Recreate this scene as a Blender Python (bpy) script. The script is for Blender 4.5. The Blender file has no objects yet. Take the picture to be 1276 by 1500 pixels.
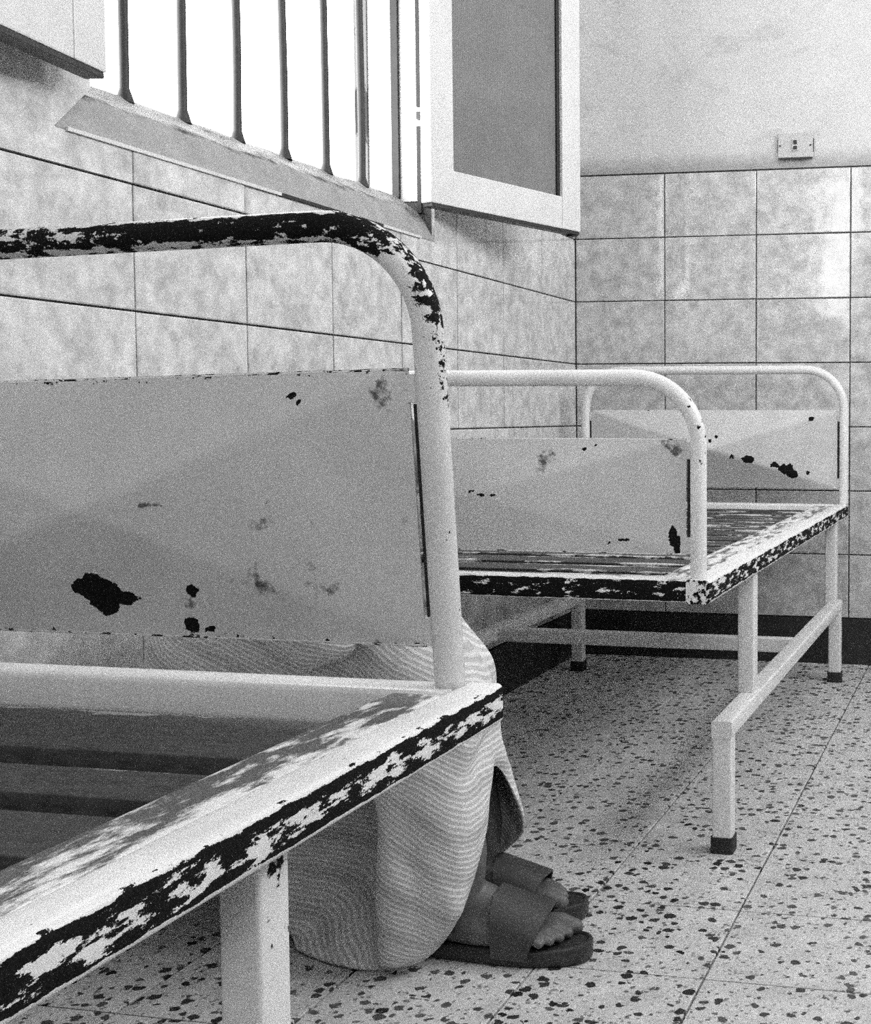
import bpy, bmesh, math, random
from mathutils import Vector, Matrix, noise as mnoise
random.seed(7)
SC = bpy.context.scene
COL = SC.collection

# ------------------------------------------------------------------ camera
# Solved from the tile joints; the photograph is the left part of a wider
# frame, so the optical axis lies right of the picture's centre (lens shift).
W_PX, H_PX = 1276.0, 1500.0
F_PX, CX, CY = 1830.46, 1113.14, 704.19
cam_d = bpy.data.cameras.new('camera')
cam = bpy.data.objects.new('camera', cam_d); COL.objects.link(cam)
R_ = Vector((0.982, 0.1888, 0.0017)); D_ = Vector((0.0116, -0.0514, -0.9986)); Fw = Vector((-0.1884, 0.9807, -0.0527))
m = Matrix((R_, -D_, -Fw)).transposed().to_4x4()
m.translation = Vector((1.3853, -3.9725, 0.8015))
cam.matrix_world = m
cam_d.sensor_fit = 'HORIZONTAL'; cam_d.sensor_width = 36.0
cam_d.lens = F_PX / W_PX * 36.0
cam_d.shift_x = (W_PX / 2 - CX) / W_PX
cam_d.shift_y = (CY - H_PX / 2) / W_PX
cam_d.clip_start = 0.02
SC.camera = cam

# ------------------------------------------------------------------ world, light, exposure
SC.view_settings.view_transform = 'Standard'
SC.view_settings.look = 'None'
SC.view_settings.gamma = 1.0
SC.view_settings.use_curve_mapping = False
SC.view_settings.exposure = 0.56
SC.cycles.use_denoising = False
SC.cycles.max_bounces = 8
SC.cycles.diffuse_bounces = 6
SC.cycles.sample_clamp_indirect = 8.0
SKY = 9.0
world = bpy.data.worlds.new('overcast_sky'); SC.world = world
world.use_nodes = True
bg = world.node_tree.nodes['Background']
bg.inputs[0].default_value = (1, 1, 1, 1); bg.inputs[1].default_value = SKY

def portal(name, loc, rot, sx, sy):
    l = bpy.data.lights.new(name, 'AREA'); l.shape = 'RECTANGLE'; l.size = sx; l.size_y = sy
    l.cycles.is_portal = True
    o = bpy.data.objects.new(name, l); COL.objects.link(o); o.location = loc; o.rotation_euler = rot
    return o
ROOM_X, ROOM_Y, ROOM_Z = 2.95, -5.2, 3.15
WT = 0.20                                   # wall thickness
WIN1 = (-2.245, -1.05, 1.30, 2.42)          # window openings: y0, y1, z0, z1
WIN2 = (.03, .33, 1.50, 2.62)               # narrow window in the wall behind the camera: x0, x1, z0, z1
WIN3 = (-2.8, -0.40, 2.0, 3.05)            # wide window in the right-hand wall
FILL_WIN = (1.75, 2.75, 1.9, 2.98)                # unseen window added behind the camera to brighten faces turned towards it
portal('window_portal', ((FILL_WIN[0]+FILL_WIN[1])/2, ROOM_Y - .22, (FILL_WIN[2]+FILL_WIN[3])/2), (math.pi/2, 0, 0), FILL_WIN[1]-FILL_WIN[0], FILL_WIN[3]-FILL_WIN[2])
portal('window_portal', (-WT - .02, (WIN1[0]+WIN1[1])/2, (WIN1[2]+WIN1[3])/2), (0, -math.pi/2, 0), WIN1[3]-WIN1[2], WIN1[1]-WIN1[0])
portal('window_portal', ((WIN2[0]+WIN2[1])/2, ROOM_Y - .22, (WIN2[2]+WIN2[3])/2), (math.pi/2, 0, 0), WIN2[1]-WIN2[0], WIN2[3]-WIN2[2])
portal('window_portal', (ROOM_X + WT + .02, (WIN3[0]+WIN3[1])/2, (WIN3[2]+WIN3[3])/2), (0, math.pi/2, 0), WIN3[3]-WIN3[2], WIN3[1]-WIN3[0])

# ------------------------------------------------------------------ material helpers
class NT:
    def __init__(s, name):
        s.m = bpy.data.materials.new(name); s.m.use_nodes = True
        s.t = s.m.node_tree; s.b = s.t.nodes['Principled BSDF']
    def n(s, typ, **kw):
        nd = s.t.nodes.new(typ)
        for k, v in kw.items():
            if k.startswith('_'): setattr(nd, k[1:], v)
            else:
                key = int(k[1:]) if k[0] == 'i' and k[1:].isdigit() else k.replace('__', ' ')
                if isinstance(v, bpy.types.NodeSocket): s.t.links.new(v, nd.inputs[key])
                else: nd.inputs[key].default_value = v
        return nd
    def math(s, op, a, b=0.0, c=None):
        kw = dict(_operation=op, i0=a, i1=b)
        if c is not None: kw['i2'] = c
        return s.n('ShaderNodeMath', **kw).outputs[0]
    def vmath(s, op, a, b=(0, 0, 0)):
        return s.n('ShaderNodeVectorMath', _operation=op, i0=a, i1=b).outputs[0]
    def noise(s, vec, scale, detail=4.0, rough=.55, dist=0.0):
        return s.n('ShaderNodeTexNoise', Vector=vec, Scale=scale, Detail=detail, Roughness=rough, Distortion=dist).outputs[0]
    def ramp(s, v, lo, hi, a=0.0, b=1.0):
        nd = s.n('ShaderNodeMapRange', i0=v, i1=lo, i2=hi, i3=a, i4=b); return nd.outputs[0]
    def mix(s, f, a, b):
        nd = s.t.nodes.new('ShaderNodeMix'); nd.data_type = 'FLOAT'
        for i, v in ((0, f), (2, a), (3, b)):
            if isinstance(v, bpy.types.NodeSocket): s.t.links.new(v, nd.inputs[i])
            else: nd.inputs[i].default_value = v
        return nd.outputs[0]
    def coord(s, seed=(0, 0, 0), scale=(1, 1, 1), rnd=False):
        v = s.n('ShaderNodeTexCoord').outputs['Object']
        if rnd:
            oi = s.n('ShaderNodeObjectInfo').outputs['Random']
            w = s.n('ShaderNodeTexWhiteNoise', _noise_dimensions='1D', W=oi).outputs['Color']
            v = s.vmath('ADD', v, s.vmath('MULTIPLY', w, (40, 40, 40)))
        if tuple(scale) != (1, 1, 1): v = s.vmath('MULTIPLY', v, scale)
        return s.vmath('ADD', v, seed)
    def out(s, val=None, rough=None, height=None, bump=.3, dist=.002, spec=None):
        L = s.t.links
        if val is not None:
            if isinstance(val, bpy.types.NodeSocket):
                c = s.n('ShaderNodeCombineColor', i0=val, i1=val, i2=val).outputs[0]; L.new(c, s.b.inputs['Base Color'])
            else: s.b.inputs['Base Color'].default_value = (val, val, val, 1)
        if rough is not None:
            if isinstance(rough, bpy.types.NodeSocket): L.new(rough, s.b.inputs['Roughness'])
            else: s.b.inputs['Roughness'].default_value = rough
        if spec is not None: s.b.inputs['Specular IOR Level'].default_value = spec
        if height is not None:
            bn = s.n('ShaderNodeBump', Strength=bump, Distance=dist, Height=height); L.new(bn.outputs[0], s.b.inputs['Normal'])
        return s.m

def mat_chipped(name, seed, stretch=(1, 1, 1), paint=.60, scale=42.0, rust=(.003, .016)):
    """white enamel over rusted metal; attribute 'wear': R = bare rust, G = grime / worn to grey"""
    t = NT(name)
    at = t.n('ShaderNodeAttribute', _attribute_name='wear').outputs['Color']
    sp = t.n('ShaderNodeSeparateColor', i0=at)
    wear, grime = sp.outputs[0], sp.outputs[1]
    c = t.coord(seed, stretch); c0 = t.coord(seed)
    n1 = t.noise(c, scale, 8, .62); n2 = t.noise(c0, scale * 4.5, 4, .6); n3 = t.noise(c, scale * .55, 7, .7)
    mm = t.math('ADD', wear, t.math('ADD', t.math('MULTIPLY', t.math('SUBTRACT', n1, .5), 1.7), t.math('MULTIPLY', t.math('SUBTRACT', n2, .5), .35)))
    mask = t.ramp(mm, .49, .525)
    gm = t.ramp(t.math('ADD', grime, t.math('MULTIPLY', t.math('SUBTRACT', n3, .5), 1.6)), .42, .60)
    gcol = t.ramp(n2, .3, .7, .045, .13)
    stain = t.ramp(t.noise(c0, 9, 5, .6), .35, .75, 1.0, .84)
    speck = t.ramp(t.noise(c0, 130, 3, .5), .24, .30, .72, 1.0)
    pc = t.math('MULTIPLY', t.math('MULTIPLY', stain, speck), paint)
    col = t.mix(gm, pc, gcol)
    rc = t.ramp(n2, .3, .75, rust[0], rust[1])
    col = t.mix(mask, col, rc)
    rough = t.mix(mask, t.mix(gm, .34, .6), .75)
    h = t.math('SUBTRACT', t.math('MULTIPLY', n2, .15), t.math('ADD', mask, t.math('MULTIPLY', gm, .4)))
    t.t.links.new(t.mix(mask, .5, .08), t.b.inputs['Specular IOR Level'])
    return t.out(col, rough, h, .5, .0012)

def mat_tile():
    t = NT('glazed_tile')
    c = t.coord((0, 0, 0), rnd=True)
    cloud = t.noise(c, 24, 6, .66, .15)
    fine = t.noise(c, 55, 3, .55)
    r = t.n('ShaderNodeObjectInfo').outputs['Random']
    v = t.math('ADD', t.ramp(cloud, .32, .68, .37, .68), t.math('MULTIPLY', t.math('SUBTRACT', fine, .5), .10))
    v = t.math('MULTIPLY', v, t.ramp(r, 0, 1, .95, 1.04))
    return t.out(v, t.ramp(fine, .3, .7, .06, .10), t.noise(c, 7, 2, .5), .25, .004)

def mat_plain(name, val, rough=.6, nscale=6.0, amp=.12, bscale=90.0, bump=.15):
    t = NT(name); c = t.coord()
    v = t.math('MULTIPLY', t.ramp(t.noise(c, nscale, 6, .6), .3, .7, 1 - amp, 1 + amp), val)
    return t.out(v, rough, t.noise(c, bscale, 4, .6), bump, .002)

def mat_plaster(name, val):
    t = NT(name); c = t.coord()
    v = t.ramp(t.noise(c, 5, 6, .6), .3, .7, val * .93, val * 1.05)
    sm = t.ramp(t.noise(t.coord((3, 1, 9), (1, 1, 2.2)), 6.5, 5, .62, .8), .56, .74, 1.0, .80)
    zz = t.n('ShaderNodeSeparateXYZ', i0=c).outputs[2]
    dirt = t.ramp(t.math('ADD', zz, t.math('MULTIPLY', t.noise(c, 22, 5, .65), .07)), 1.630, 1.685, .60, 1.0)
    return t.out(t.math('MULTIPLY', t.math('MULTIPLY', v, sm), dirt), .5, t.noise(c, 60, 5, .6), .12, .003)

def mat_terrazzo():
    t = NT('terrazzo')
    c = t.coord((0, 0, 0), rnd=True)
    wob = t.n('ShaderNodeTexNoise', Vector=c, Scale=75.0, Detail=3.0).outputs['Color']
    c2 = t.vmath('ADD', c, t.vmath('MULTIPLY', t.vmath('SUBTRACT', wob, (.5, .5, .5)), (.016, .016, .016)))
    def chips(scale, dens, lo, hi):
        vo = t.n('ShaderNodeTexVoronoi', Vector=c2, Scale=scale, Randomness=1.0)
        rs = t.n('ShaderNodeSeparateColor', i0=vo.outputs['Color'])
        size = t.math('MULTIPLY', t.ramp(rs.outputs[1], 0, 1, lo, hi), 1.0)
        inside = t.ramp(t.math('SUBTRACT', vo.outputs['Distance'], size), -.04, .02, 1.0, 0.0)
        return t.math('MULTIPLY', inside, t.math('LESS_THAN', rs.outputs[0], dens)), rs.outputs[2]
    a, ta = chips(56, .46, .24, .56)
    b, tb = chips(125, .36, .2, .5)
    base = t.ramp(t.noise(c, 16, 6, .65), .3, .72, .46, .66)
    base = t.math('MULTIPLY', base, t.ramp(t.noise(c, 190, 2, .5), .3, .7, .84, 1.12))
    col = t.mix(t.math('MULTIPLY', b, .8), base, t.ramp(tb, 0, 1, .04, .28))
    col = t.mix(a, col, t.ramp(ta, .0, 1, .012, .10))
    return t.out(col, .36, t.noise(c, 30, 3, .5), .08, .002)

def mat_cloth(name, val=.62):
    t = NT(name); c = t.coord()
    w = t.n('ShaderNodeTexNoise', Vector=c, Scale=7.0, Detail=3.0).outputs['Color']
    c2 = t.vmath('ADD', c, t.vmath('MULTIPLY', t.vmath('SUBTRACT', w, (.5, .5, .5)), (.035, .035, .035)))
    s = t.n('ShaderNodeSeparateXYZ', i0=c2)
    k = t.math('ADD', s.outputs[2], t.math('MULTIPLY', s.outputs[0], .52))
    ph = t.math('MULTIPLY', k, 2 * math.pi / .0085)
    st = t.ramp(t.math('SINE', ph, 0), -.35, .75, .0, 1.0)
    k2 = t.ramp(t.math('SINE', t.math('MULTIPLY', k, 2 * math.pi / .062), 0), .2, .95, 1.0, .82)
    v = t.math('MULTIPLY', t.mix(st, val * .72, val), k2)
    v = t.math('MULTIPLY', v, t.ramp(t.noise(c, 16, 4, .6), .3, .7, .90, 1.07))
    return t.out(v, .9, t.math('ADD', st, t.noise(c, 500, 2, .5)), .35, .0012, .1)

def mat_screen():
    t = NT('wire_mesh'); c = t.coord((0, 0, 0))
    s = t.n('ShaderNodeSeparateXYZ', i0=c)
    a = t.math('SINE', t.math('MULTIPLY', s.outputs[0], 2 * math.pi / .0036), 0)
    b = t.math('SINE', t.math('MULTIPLY', s.outputs[2], 2 * math.pi / .0036), 0)
    g = t.math('MAXIMUM', a, b)
    v = t.math('MULTIPLY', t.ramp(g, -.2, .8, .09, .22), t.ramp(t.noise(c, 8, 4, .6), .3, .7, .88, 1.1))
    return t.out(v, .7, g, .3, .001)

def mat_slat(name, seed, lightness=.5):
    t = NT(name); at = t.n('ShaderNodeAttribute', _attribute_name='wear').outputs['Color']
    e = t.n('ShaderNodeSeparateColor', i0=at).outputs[0]
    c = t.coord(seed, (.45, 1, 1)); n1 = t.noise(c, 26, 8, .68); n2 = t.noise(c, 140, 4, .6)
    m_ = t.ramp(t.math('ADD', e, t.math('MULTIPLY', t.math('SUBTRACT', n1, .5), 1.5)), .47, .53)
    v = t.mix(m_, t.ramp(n2, .3, .7, .018, .055), t.ramp(n2, .3, .7, lightness * .75, lightness))
    return t.out(v, .55, t.math('ADD', m_, t.math('MULTIPLY', n2, .3)), .5, .0012)

def mat_sill():
    t = NT('sill_plaster'); c = t.coord((0, 0, 0), (1, .45, 1))
    w = t.n('ShaderNodeSeparateColor', i0=t.n('ShaderNodeAttribute', _attribute_name='wear').outputs['Color']).outputs[0]
    n1 = t.noise(c, 34, 7, .65)
    dirt = t.ramp(t.math('ADD', w, t.math('MULTIPLY', t.math('SUBTRACT', n1, .5), 1.3)), .42, .66)
    v = t.mix(dirt, t.ramp(t.noise(t.coord(), 18, 5, .6), .3, .7, .24, .33), .03)
    return t.out(v, .7, n1, .3, .003)

M = dict(
    tile=mat_tile(), grout=mat_plain('grout', .085, .85, 30, .2), plaster=mat_plaster('wall_paint', .60),
    ceiling=mat_plain('ceiling_paint', .80, .8), dimwall=mat_plain('grey_wall_paint', .34, .7), terrazzo=mat_terrazzo(), floorbed=mat_plain('floor_joint', .02, .9, 30, .2),
    skirt=mat_plain('skirting_paint', .022, .5, 14, .3), sill=mat_sill(),
    bar=mat_plain('bar_iron', .014, .6, 40, .4), woodpaint=mat_plain('casement_paint', .60, .45, 9, .07, 70, .12),
    screen=mat_screen(), rubber=mat_plain('rubber', .018, .7), cloth=mat_cloth('striped_cotton', .72),
    skin=mat_plain('skin', .10, .48, 22, .12, 260, .12), sandal=mat_plain('sandal_rubber', .030, .42, 30, .15),
    strap=mat_plain('sandal_strap', .055, .45, 30, .15), hair=mat_plain('hair', .012, .6), nail=mat_plain('nail', .26, .35, 20, .05),
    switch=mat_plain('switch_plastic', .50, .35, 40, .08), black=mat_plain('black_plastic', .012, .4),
    ground=mat_plain('yard_ground', .45, .9), eye=mat_plain('eye_white', .55, .2),
)

# ------------------------------------------------------------------ mesh helpers
def link(name, me, mat=None, parent=None):
    o = bpy.data.objects.new(name, me); COL.objects.link(o)
    if mat is not None and not me.materials: me.materials.append(mat)
    if parent is not None: o.parent = parent
    return o
def empty(name, loc=(0, 0, 0), parent=None, rz=0.0):
    o = bpy.data.objects.new(name, None); COL.objects.link(o); o.location = loc; o.rotation_euler = (0, 0, rz)
    o.empty_display_size = .1
    if parent is not None: o.parent = parent
    return o
def tag(o, label=None, cat=None, group=None, kind=None):
    for k, v in (('label', label), ('category', cat), ('group', group), ('kind', kind)):
        if v: o[k] = v
    return o
class MB:
    def __init__(s): s.v = []; s.f = []; s.w = []
    def add(s, verts, faces, wear=None):
        b = len(s.v); s.v += [tuple(p) for p in verts]; s.f += [tuple(i + b for i in f) for f in faces]
        s.w += wear if wear else [(0, 0, 0)] * len(verts)
        return s
    def box(s, x0, x1, y0, y1, z0, z1):
        v = [(x, y, z) for z in (z0, z1) for y in (y0, y1) for x in (x0, x1)]
        return s.add(v, [(0, 2, 3, 1), (4, 5, 7, 6), (0, 1, 5, 4), (2, 6, 7, 3), (0, 4, 6, 2), (1, 3, 7, 5)])
    def sweep(s, prof, path, frames, wearf=None, cap=True):
        """prof: closed 2-D outline [(a,b)], path: points, frames: [(A,B)] axes at each point"""
        n = len(prof); vs = []; ws = []
        for i, (p, (A, B)) in enumerate(zip(path, frames)):
            for j, (a, b) in enumerate(prof):
                q = Vector(p) + A * a + B * b; vs.append(q)
                ws.append(wearf(i, j, q) if wearf else (0, 0, 0))
        fs = [(i*n+j, i*n+(j+1) % n, (i+1)*n+(j+1) % n, (i+1)*n+j) for i in range(len(path)-1) for j in range(n)]
        if cap: fs += [tuple(reversed(range(n))), tuple((len(path)-1)*n + j for j in range(n))]
        return s.add(vs, fs, ws)
    def build(s, name, mat, parent=None, smooth=False, bevel=0.0, autos=None):
        me = bpy.data.meshes.new(name); me.from_pydata(s.v, [], s.f); me.validate()
        if bevel:
            bm = bmesh.new(); bm.from_mesh(me); bmesh.ops.recalc_face_normals(bm, faces=bm.faces)
            bmesh.ops.bevel(bm, geom=bm.edges[:], offset=bevel, segments=2, affect='EDGES', profile=.6); bm.to_mesh(me); bm.free()
        else:
            bm = bmesh.new(); bm.from_mesh(me); bmesh.ops.recalc_face_normals(bm, faces=bm.faces); bm.to_mesh(me); bm.free()
            at = me.color_attributes.new('wear', 'FLOAT_COLOR', 'POINT')
            for i, w in enumerate(s.w): at.data[i].color = (w[0], w[1], w[2], 1)
        if smooth:
            me.polygons.foreach_set('use_smooth', [True] * len(me.polygons))
            if autos: me.set_sharp_from_angle(angle=math.radians(autos))
        return link(name, me, mat, parent)
def rrect(w, h, r, seg=3):
    """rounded rectangle outline, centred, counter-clockwise"""
    o = []
    for cx, cy, a0 in ((w/2-r, h/2-r, 0), (-w/2+r, h/2-r, 90), (-w/2+r, -h/2+r, 180), (w/2-r, -h/2+r, 270)):
        for k in range(seg + 1):
            a = math.radians(a0 + 90 * k / seg); o.append((cx + r*math.cos(a), cy + r*math.sin(a)))
    return o
def densify(prof, step):
    o = []
    for i, a in enumerate(prof):
        b = prof[(i+1) % len(prof)]; d = math.dist(a, b); k = max(1, int(d/step))
        for q in range(k): o.append((a[0]+(b[0]-a[0])*q/k, a[1]+(b[1]-a[1])*q/k))
    return o
def clamp(x, a=0.0, b=1.0): return max(a, min(b, x))
def sstep(a, b, x):
    t = clamp((x-a)/(b-a)); return t*t*(3-2*t)
def prism(poly, axis, d0, d1):
    """polygon given in two coordinates, extruded along an axis ('x' or 'y' or 'z')"""
    def P(a, b, d): return {'x': (d, a, b), 'y': (a, d, b), 'z': (a, b, d)}[axis]
    n = len(poly); v = [P(a, b, d0) for a, b in poly] + [P(a, b, d1) for a, b in poly]
    f = [tuple(range(n)), tuple(reversed(range(n, 2*n)))] + [(i, (i+1) % n, n+(i+1) % n, n+i) for i in range(n)]
    return v, f

# ------------------------------------------------------------------ room shell
HS = .205
TILE_TOP = 1.5835; ROW7 = TILE_TOP - 7*HS                 # 1.5835 .. 0.1485
G = .008                                                   # tile thickness over the wall core

# left wall core (x from -WT to -G), boxes around the two openings
mb = MB()
a1, b1, c1, d1 = -2.322, -1.049, 1.23, WIN1[3]
mb.box(-WT, -G, b1, .2, -.1, ROOM_Z)                       # towards the corner
mb.box(-WT, -G, a1, b1, -.1, c1 - .02)                      # below window 1
mb.box(-WT, -G, a1, b1, d1, ROOM_Z)
mb.box(-WT, -G, ROOM_Y - .2, a1, -.1, ROOM_Z)
v, f = prism([(a1, 1.232), (-2.245, 1.302), (-2.245, d1), (a1, d1)], 'x', -WT, -G); mb.add(v, f)   # jamb block
wall_left = tag(mb.build('wall_left', M['grout']), kind='structure')
mb = MB(); mb.box(-WT, ROOM_X + WT, G, .2, -.1, ROOM_Z)
wall_back = tag(mb.build('wall_back', M['grout']), kind='structure')
mb = MB(); mb.box(-G, WIN2[0], ROOM_Y - .2, ROOM_Y, -.1, ROOM_Z); mb.box(WIN2[1], FILL_WIN[0], ROOM_Y - .2, ROOM_Y, -.1, ROOM_Z); mb.box(FILL_WIN[1], ROOM_X + WT, ROOM_Y - .2, ROOM_Y, -.1, ROOM_Z)
mb.box(FILL_WIN[0], FILL_WIN[1], ROOM_Y - .2, ROOM_Y, -.1, FILL_WIN[2]); mb.box(FILL_WIN[0], FILL_WIN[1], ROOM_Y - .2, ROOM_Y, FILL_WIN[3], ROOM_Z)
mb.box(WIN2[0], WIN2[1], ROOM_Y - .2, ROOM_Y, -.1, WIN2[2]); mb.box(WIN2[0], WIN2[1], ROOM_Y - .2, ROOM_Y, WIN2[3], ROOM_Z)
tag(mb.build('wall_front', M['dimwall']), kind='structure')
mb = MB(); X0, X1 = ROOM_X, ROOM_X + WT
mb.box(X0, X1, WIN3[1], G, -.1, ROOM_Z); mb.box(X0, X1, WIN3[0], WIN3[1], -.1, WIN3[2]); mb.box(X0, X1, WIN3[0], WIN3[1], WIN3[3], ROOM_Z)
mb.box(X0, X1, ROOM_Y, WIN3[0], -.1, ROOM_Z)
tag(mb.build('wall_right', M['dimwall']), kind='structure')
mb = MB(); mb.box(-WT, ROOM_X + WT, ROOM_Y - .2, .2, ROOM_Z, ROOM_Z + .15)
tag(mb.build('ceiling', M['ceiling']), kind='structure')
# painted plaster above the tiles, and along the untiled far stretch of the left wall
mb = MB()
mb.box(-G, -.002, b1, -.002, TILE_TOP, ROOM_Z); mb.box(-G, -.002, -2.245, b1, d1, ROOM_Z); mb.box(-G, -.002, ROOM_Y, -2.245, TILE_TOP, ROOM_Z)
TILE_END = -.304 - .308*12
mb.box(-G, -.002, ROOM_Y, TILE_END - .003, 0, TILE_TOP)
mb.build('plaster', M['plaster'], wall_left)
mb = MB(); mb.box(-.002, ROOM_X, .002, G, TILE_TOP + .004, ROOM_Z)
mb.build('plaster', M['plaster'], wall_back)

# wall tiles, each its own piece, joints recessed
JT = .0018
def tile_mesh(w, h, axis):
    """bevelled slab, front face at 0 on the wall's normal; origin at its lower corner"""
    e = .0022; m_ = MB()
    a0, a1_, b0, b1_ = JT, w - JT, JT, h - JT
    if axis == 'x':
        P = lambda a, b, d: (d, -a, b)
    else:
        P = lambda a, b, d: (a, -d, b)
    v = [P(a, b, -G + .0002) for a, b in ((a0, b0), (a1_, b0), (a1_, b1_), (a0, b1_))]
    v += [P(a, b, -.0012) for a, b in ((a0, b0), (a1_, b0), (a1_, b1_), (a0, b1_))]
    v += [P(a, b, 0) for a, b in ((a0+e, b0+e), (a1_-e, b0+e), (a1_-e, b1_-e), (a0+e, b1_-e))]
    f = [(8, 9, 10, 11)]
    for k in range(4):
        j = (k+1) % 4; f += [(k, j, 4+j, 4+k), (4+k, 4+j, 8+j, 8+k)]
    m_.add(v, f); return m_
cache = {}
def put_tile(wall, axis, a, z, w, h):
    key = (axis, round(w, 4), round(h, 4))
    if key not in cache:
        o = tile_mesh(w, h, axis).build('wall_tile', M['tile'], wall); cache[key] = o.data
    else: o = link('wall_tile', cache[key], None, wall)
    dy = random.uniform(-.0006, .0006)
    o.location = (dy, a, z) if axis == 'x' else (a, dy, z)
    o.rotation_euler = (random.uniform(-.0025, .0025), random.uniform(-.0025, .0025), random.uniform(-.0025, .0025)) if axis == 'y' else (0, random.uniform(-.003, .003), random.uniform(-.003, .003))
    return o
def put_poly(poly):
    """odd-shaped tile cut round the window, (y, z) outline, on the left wall"""
    v, f = prism(poly, 'x', -G + .0002, 0); put = MB().add(v, f).build('wall_tile', M['tile'], wall_left); return put
edges = [0.0] + [.304 + .308*k for k in range(13)]          # distance from the corner
for k in range(13):
    ya, yb = -edges[k], -edges[k+1]
    for r in range(7):
        zt, zb = TILE_TOP - r*HS, TILE_TOP - (r+1)*HS
        if r < 2 and ya > -2.3 and yb < -1.06:
            if k == 3:
                if r == 1: put_poly([(ya-JT, zb+JT), (ya-JT, zt-JT), (b1, zt-JT), (b1, c1), (yb+JT, c1), (yb+JT, zb+JT)])
                else: put_tile(wall_left, 'x', ya, zb, ya - b1, HS)
            elif k == 7:
                if r == 1: put_poly([(yb+JT, zb+JT), (ya-JT, zb+JT), (ya-JT, c1), (a1, c1), (-2.245, 1.302), (-2.245, zt-JT), (yb+JT, zt-JT)])
                else: put_tile(wall_left, 'x', -2.245, zb, -2.245 - yb, HS)
            elif r == 1: put_tile(wall_left, 'x', ya, zb, ya - yb, c1 - zb)
            continue
        put_tile(wall_left, 'x', ya, zb, ya - yb, HS)
bed_x = [0.0] + [.3046 + .3043*k for k in range(9)]
for k in range(9):
    for r in range(7):
        w = min(bed_x[k+1], ROOM_X) - bed_x[k]
        put_tile(wall_back, 'y', bed_x[k], TILE_TOP - (r+1)*HS, w, HS)
# dark skirting
mb = MB(); mb.box(-G, .003, ROOM_Y, -.004, 0, ROW7 - .002)
tag(mb.build('baseboard_left', M['skirt'], bevel=.001), kind='structure')
mb = MB(); mb.box(.0035, ROOM_X, -.003, G, 0, ROW7 - .002)
tag(mb.build('baseboard_back', M['skirt'], bevel=.001), kind='structure')

# floor: terrazzo tiles 25 cm, each a piece, joints recessed
mb = MB(); mb.box(-WT, ROOM_X + WT, ROOM_Y - .2, .2, -.15, -.012)
floor = tag(mb.build('floor', M['floorbed']), kind='structure')
FX, FY = -.02, -.03
ftile = None
def floor_tile(w, d):
    e = .0015; j = .0016; m_ = MB()
    q = lambda a, b, z: [(j+a, j+b, z), (w-j-a, j+b, z), (w-j-a, d-j-b, z), (j+a, d-j-b, z)]
    v = q(0, 0, -.0118) + q(0, 0, -.001) + q(e, e, 0); f = [(8, 9, 10, 11)]
    for k in range(4):
        n_ = (k+1) % 4; f += [(k, n_, 4+n_, 4+k), (4+k, 4+n_, 8+n_, 8+k)]
    return m_.add(v, f)
fcache = {}
def put_floor(x, y, w, d):
    key = (round(w, 4), round(d, 4))
    if key not in fcache: o = floor_tile(w, d).build('floor_tile', M['terrazzo'], floor); fcache[key] = o.data
    else: o = link('floor_tile', fcache[key], None, floor)
    o.location = (x, y, random.uniform(-.0003, .0)); return o
xs = [-.006] + [FX + .25*k for k in range(1, 12)] + [ROOM_X]
ys = [.006] + [FY - .25*k for k in range(0, 20)]
for i in range(len(xs)-1):
    for j in range(len(ys)-1): put_floor(xs[i], ys[j+1], xs[i+1]-xs[i], ys[j]-ys[j+1])
rest = MB(); y = ys[-1]
while y > ROOM_Y + .01:
    y2 = max(y - .25, ROOM_Y)
    for i in range(len(xs)-1):
        t_ = floor_tile(xs[i+1]-xs[i], y-y2); rest.add([(p[0]+xs[i], p[1]+y2, p[2]) for p in t_.v], t_.f)
    y = y2
tag(rest.build('floor_tile_field', M['terrazzo'], floor), kind='stuff')
# yard outside
mb = MB(); mb.box(-9, -WT - .05, -12, 6, -.5, -.4)
tag(mb.build('yard_ground', M['ground']), 'pale bare ground outside the barred window', 'ground', kind='structure')

# ------------------------------------------------------------------ window 1 with bars and casements
win = tag(empty('window_1', (0, -1.65, 1.23)), kind='structure')
WO = Vector((0, 1.65, -1.23))
def wadd(v): return [tuple(Vector(p) + WO) for p in v]
# rounded plaster sill: steep lip, soft crest, then a flat that runs outwards
prof = [(.0008, 1.2305), (-.010, 1.248), (-.020, 1.266), (-.030, 1.284), (-.0405, 1.3015), (-.0425, 1.3035), (-.060, 1.315), (-.078, 1.328), (-.096, 1.342), (-.15, 1.346), (-.215, 1.350), (-.215, 1.205), (-.006, 1.205)]
mb = MB(); N = 60; path = []; frames = []; y0s, y1s = -2.3215, -1.0495
vs = []
for i in range(N+1):
    u = i / N
    for k, (x, z) in enumerate(prof):
        ya_ = y0s + (0 if x > -.003 else clamp(-x/.043) * .0755) if k < 11 else y0s
        yy = ya_ + (y1s - ya_) * u
        jit = mnoise.noise(Vector((yy*14, x*30, z*30))) * .0028 if 0 < k < 9 and 0 < i < N else 0
        vs.append((x + jit*.5, yy, z + jit))
n = len(prof)
fs = [(i*n+j, i*n+(j+1) % n, (i+1)*n+(j+1) % n, (i+1)*n+j) for i in range(N) for j in range(n)] + [tuple(range(n)), tuple(N*n+j for j in range(n))]
sw_ = [((.05, .08, .05, .12, .52, .50, .34, .40, .46, .3, .3, 0, 0)[k], 0, 0) for i in range(N+1) for k in range(n)]
mb.add(wadd(vs), fs, sw_); mb.build('window_sill', M['sill'], win, smooth=True, autos=12)
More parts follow.
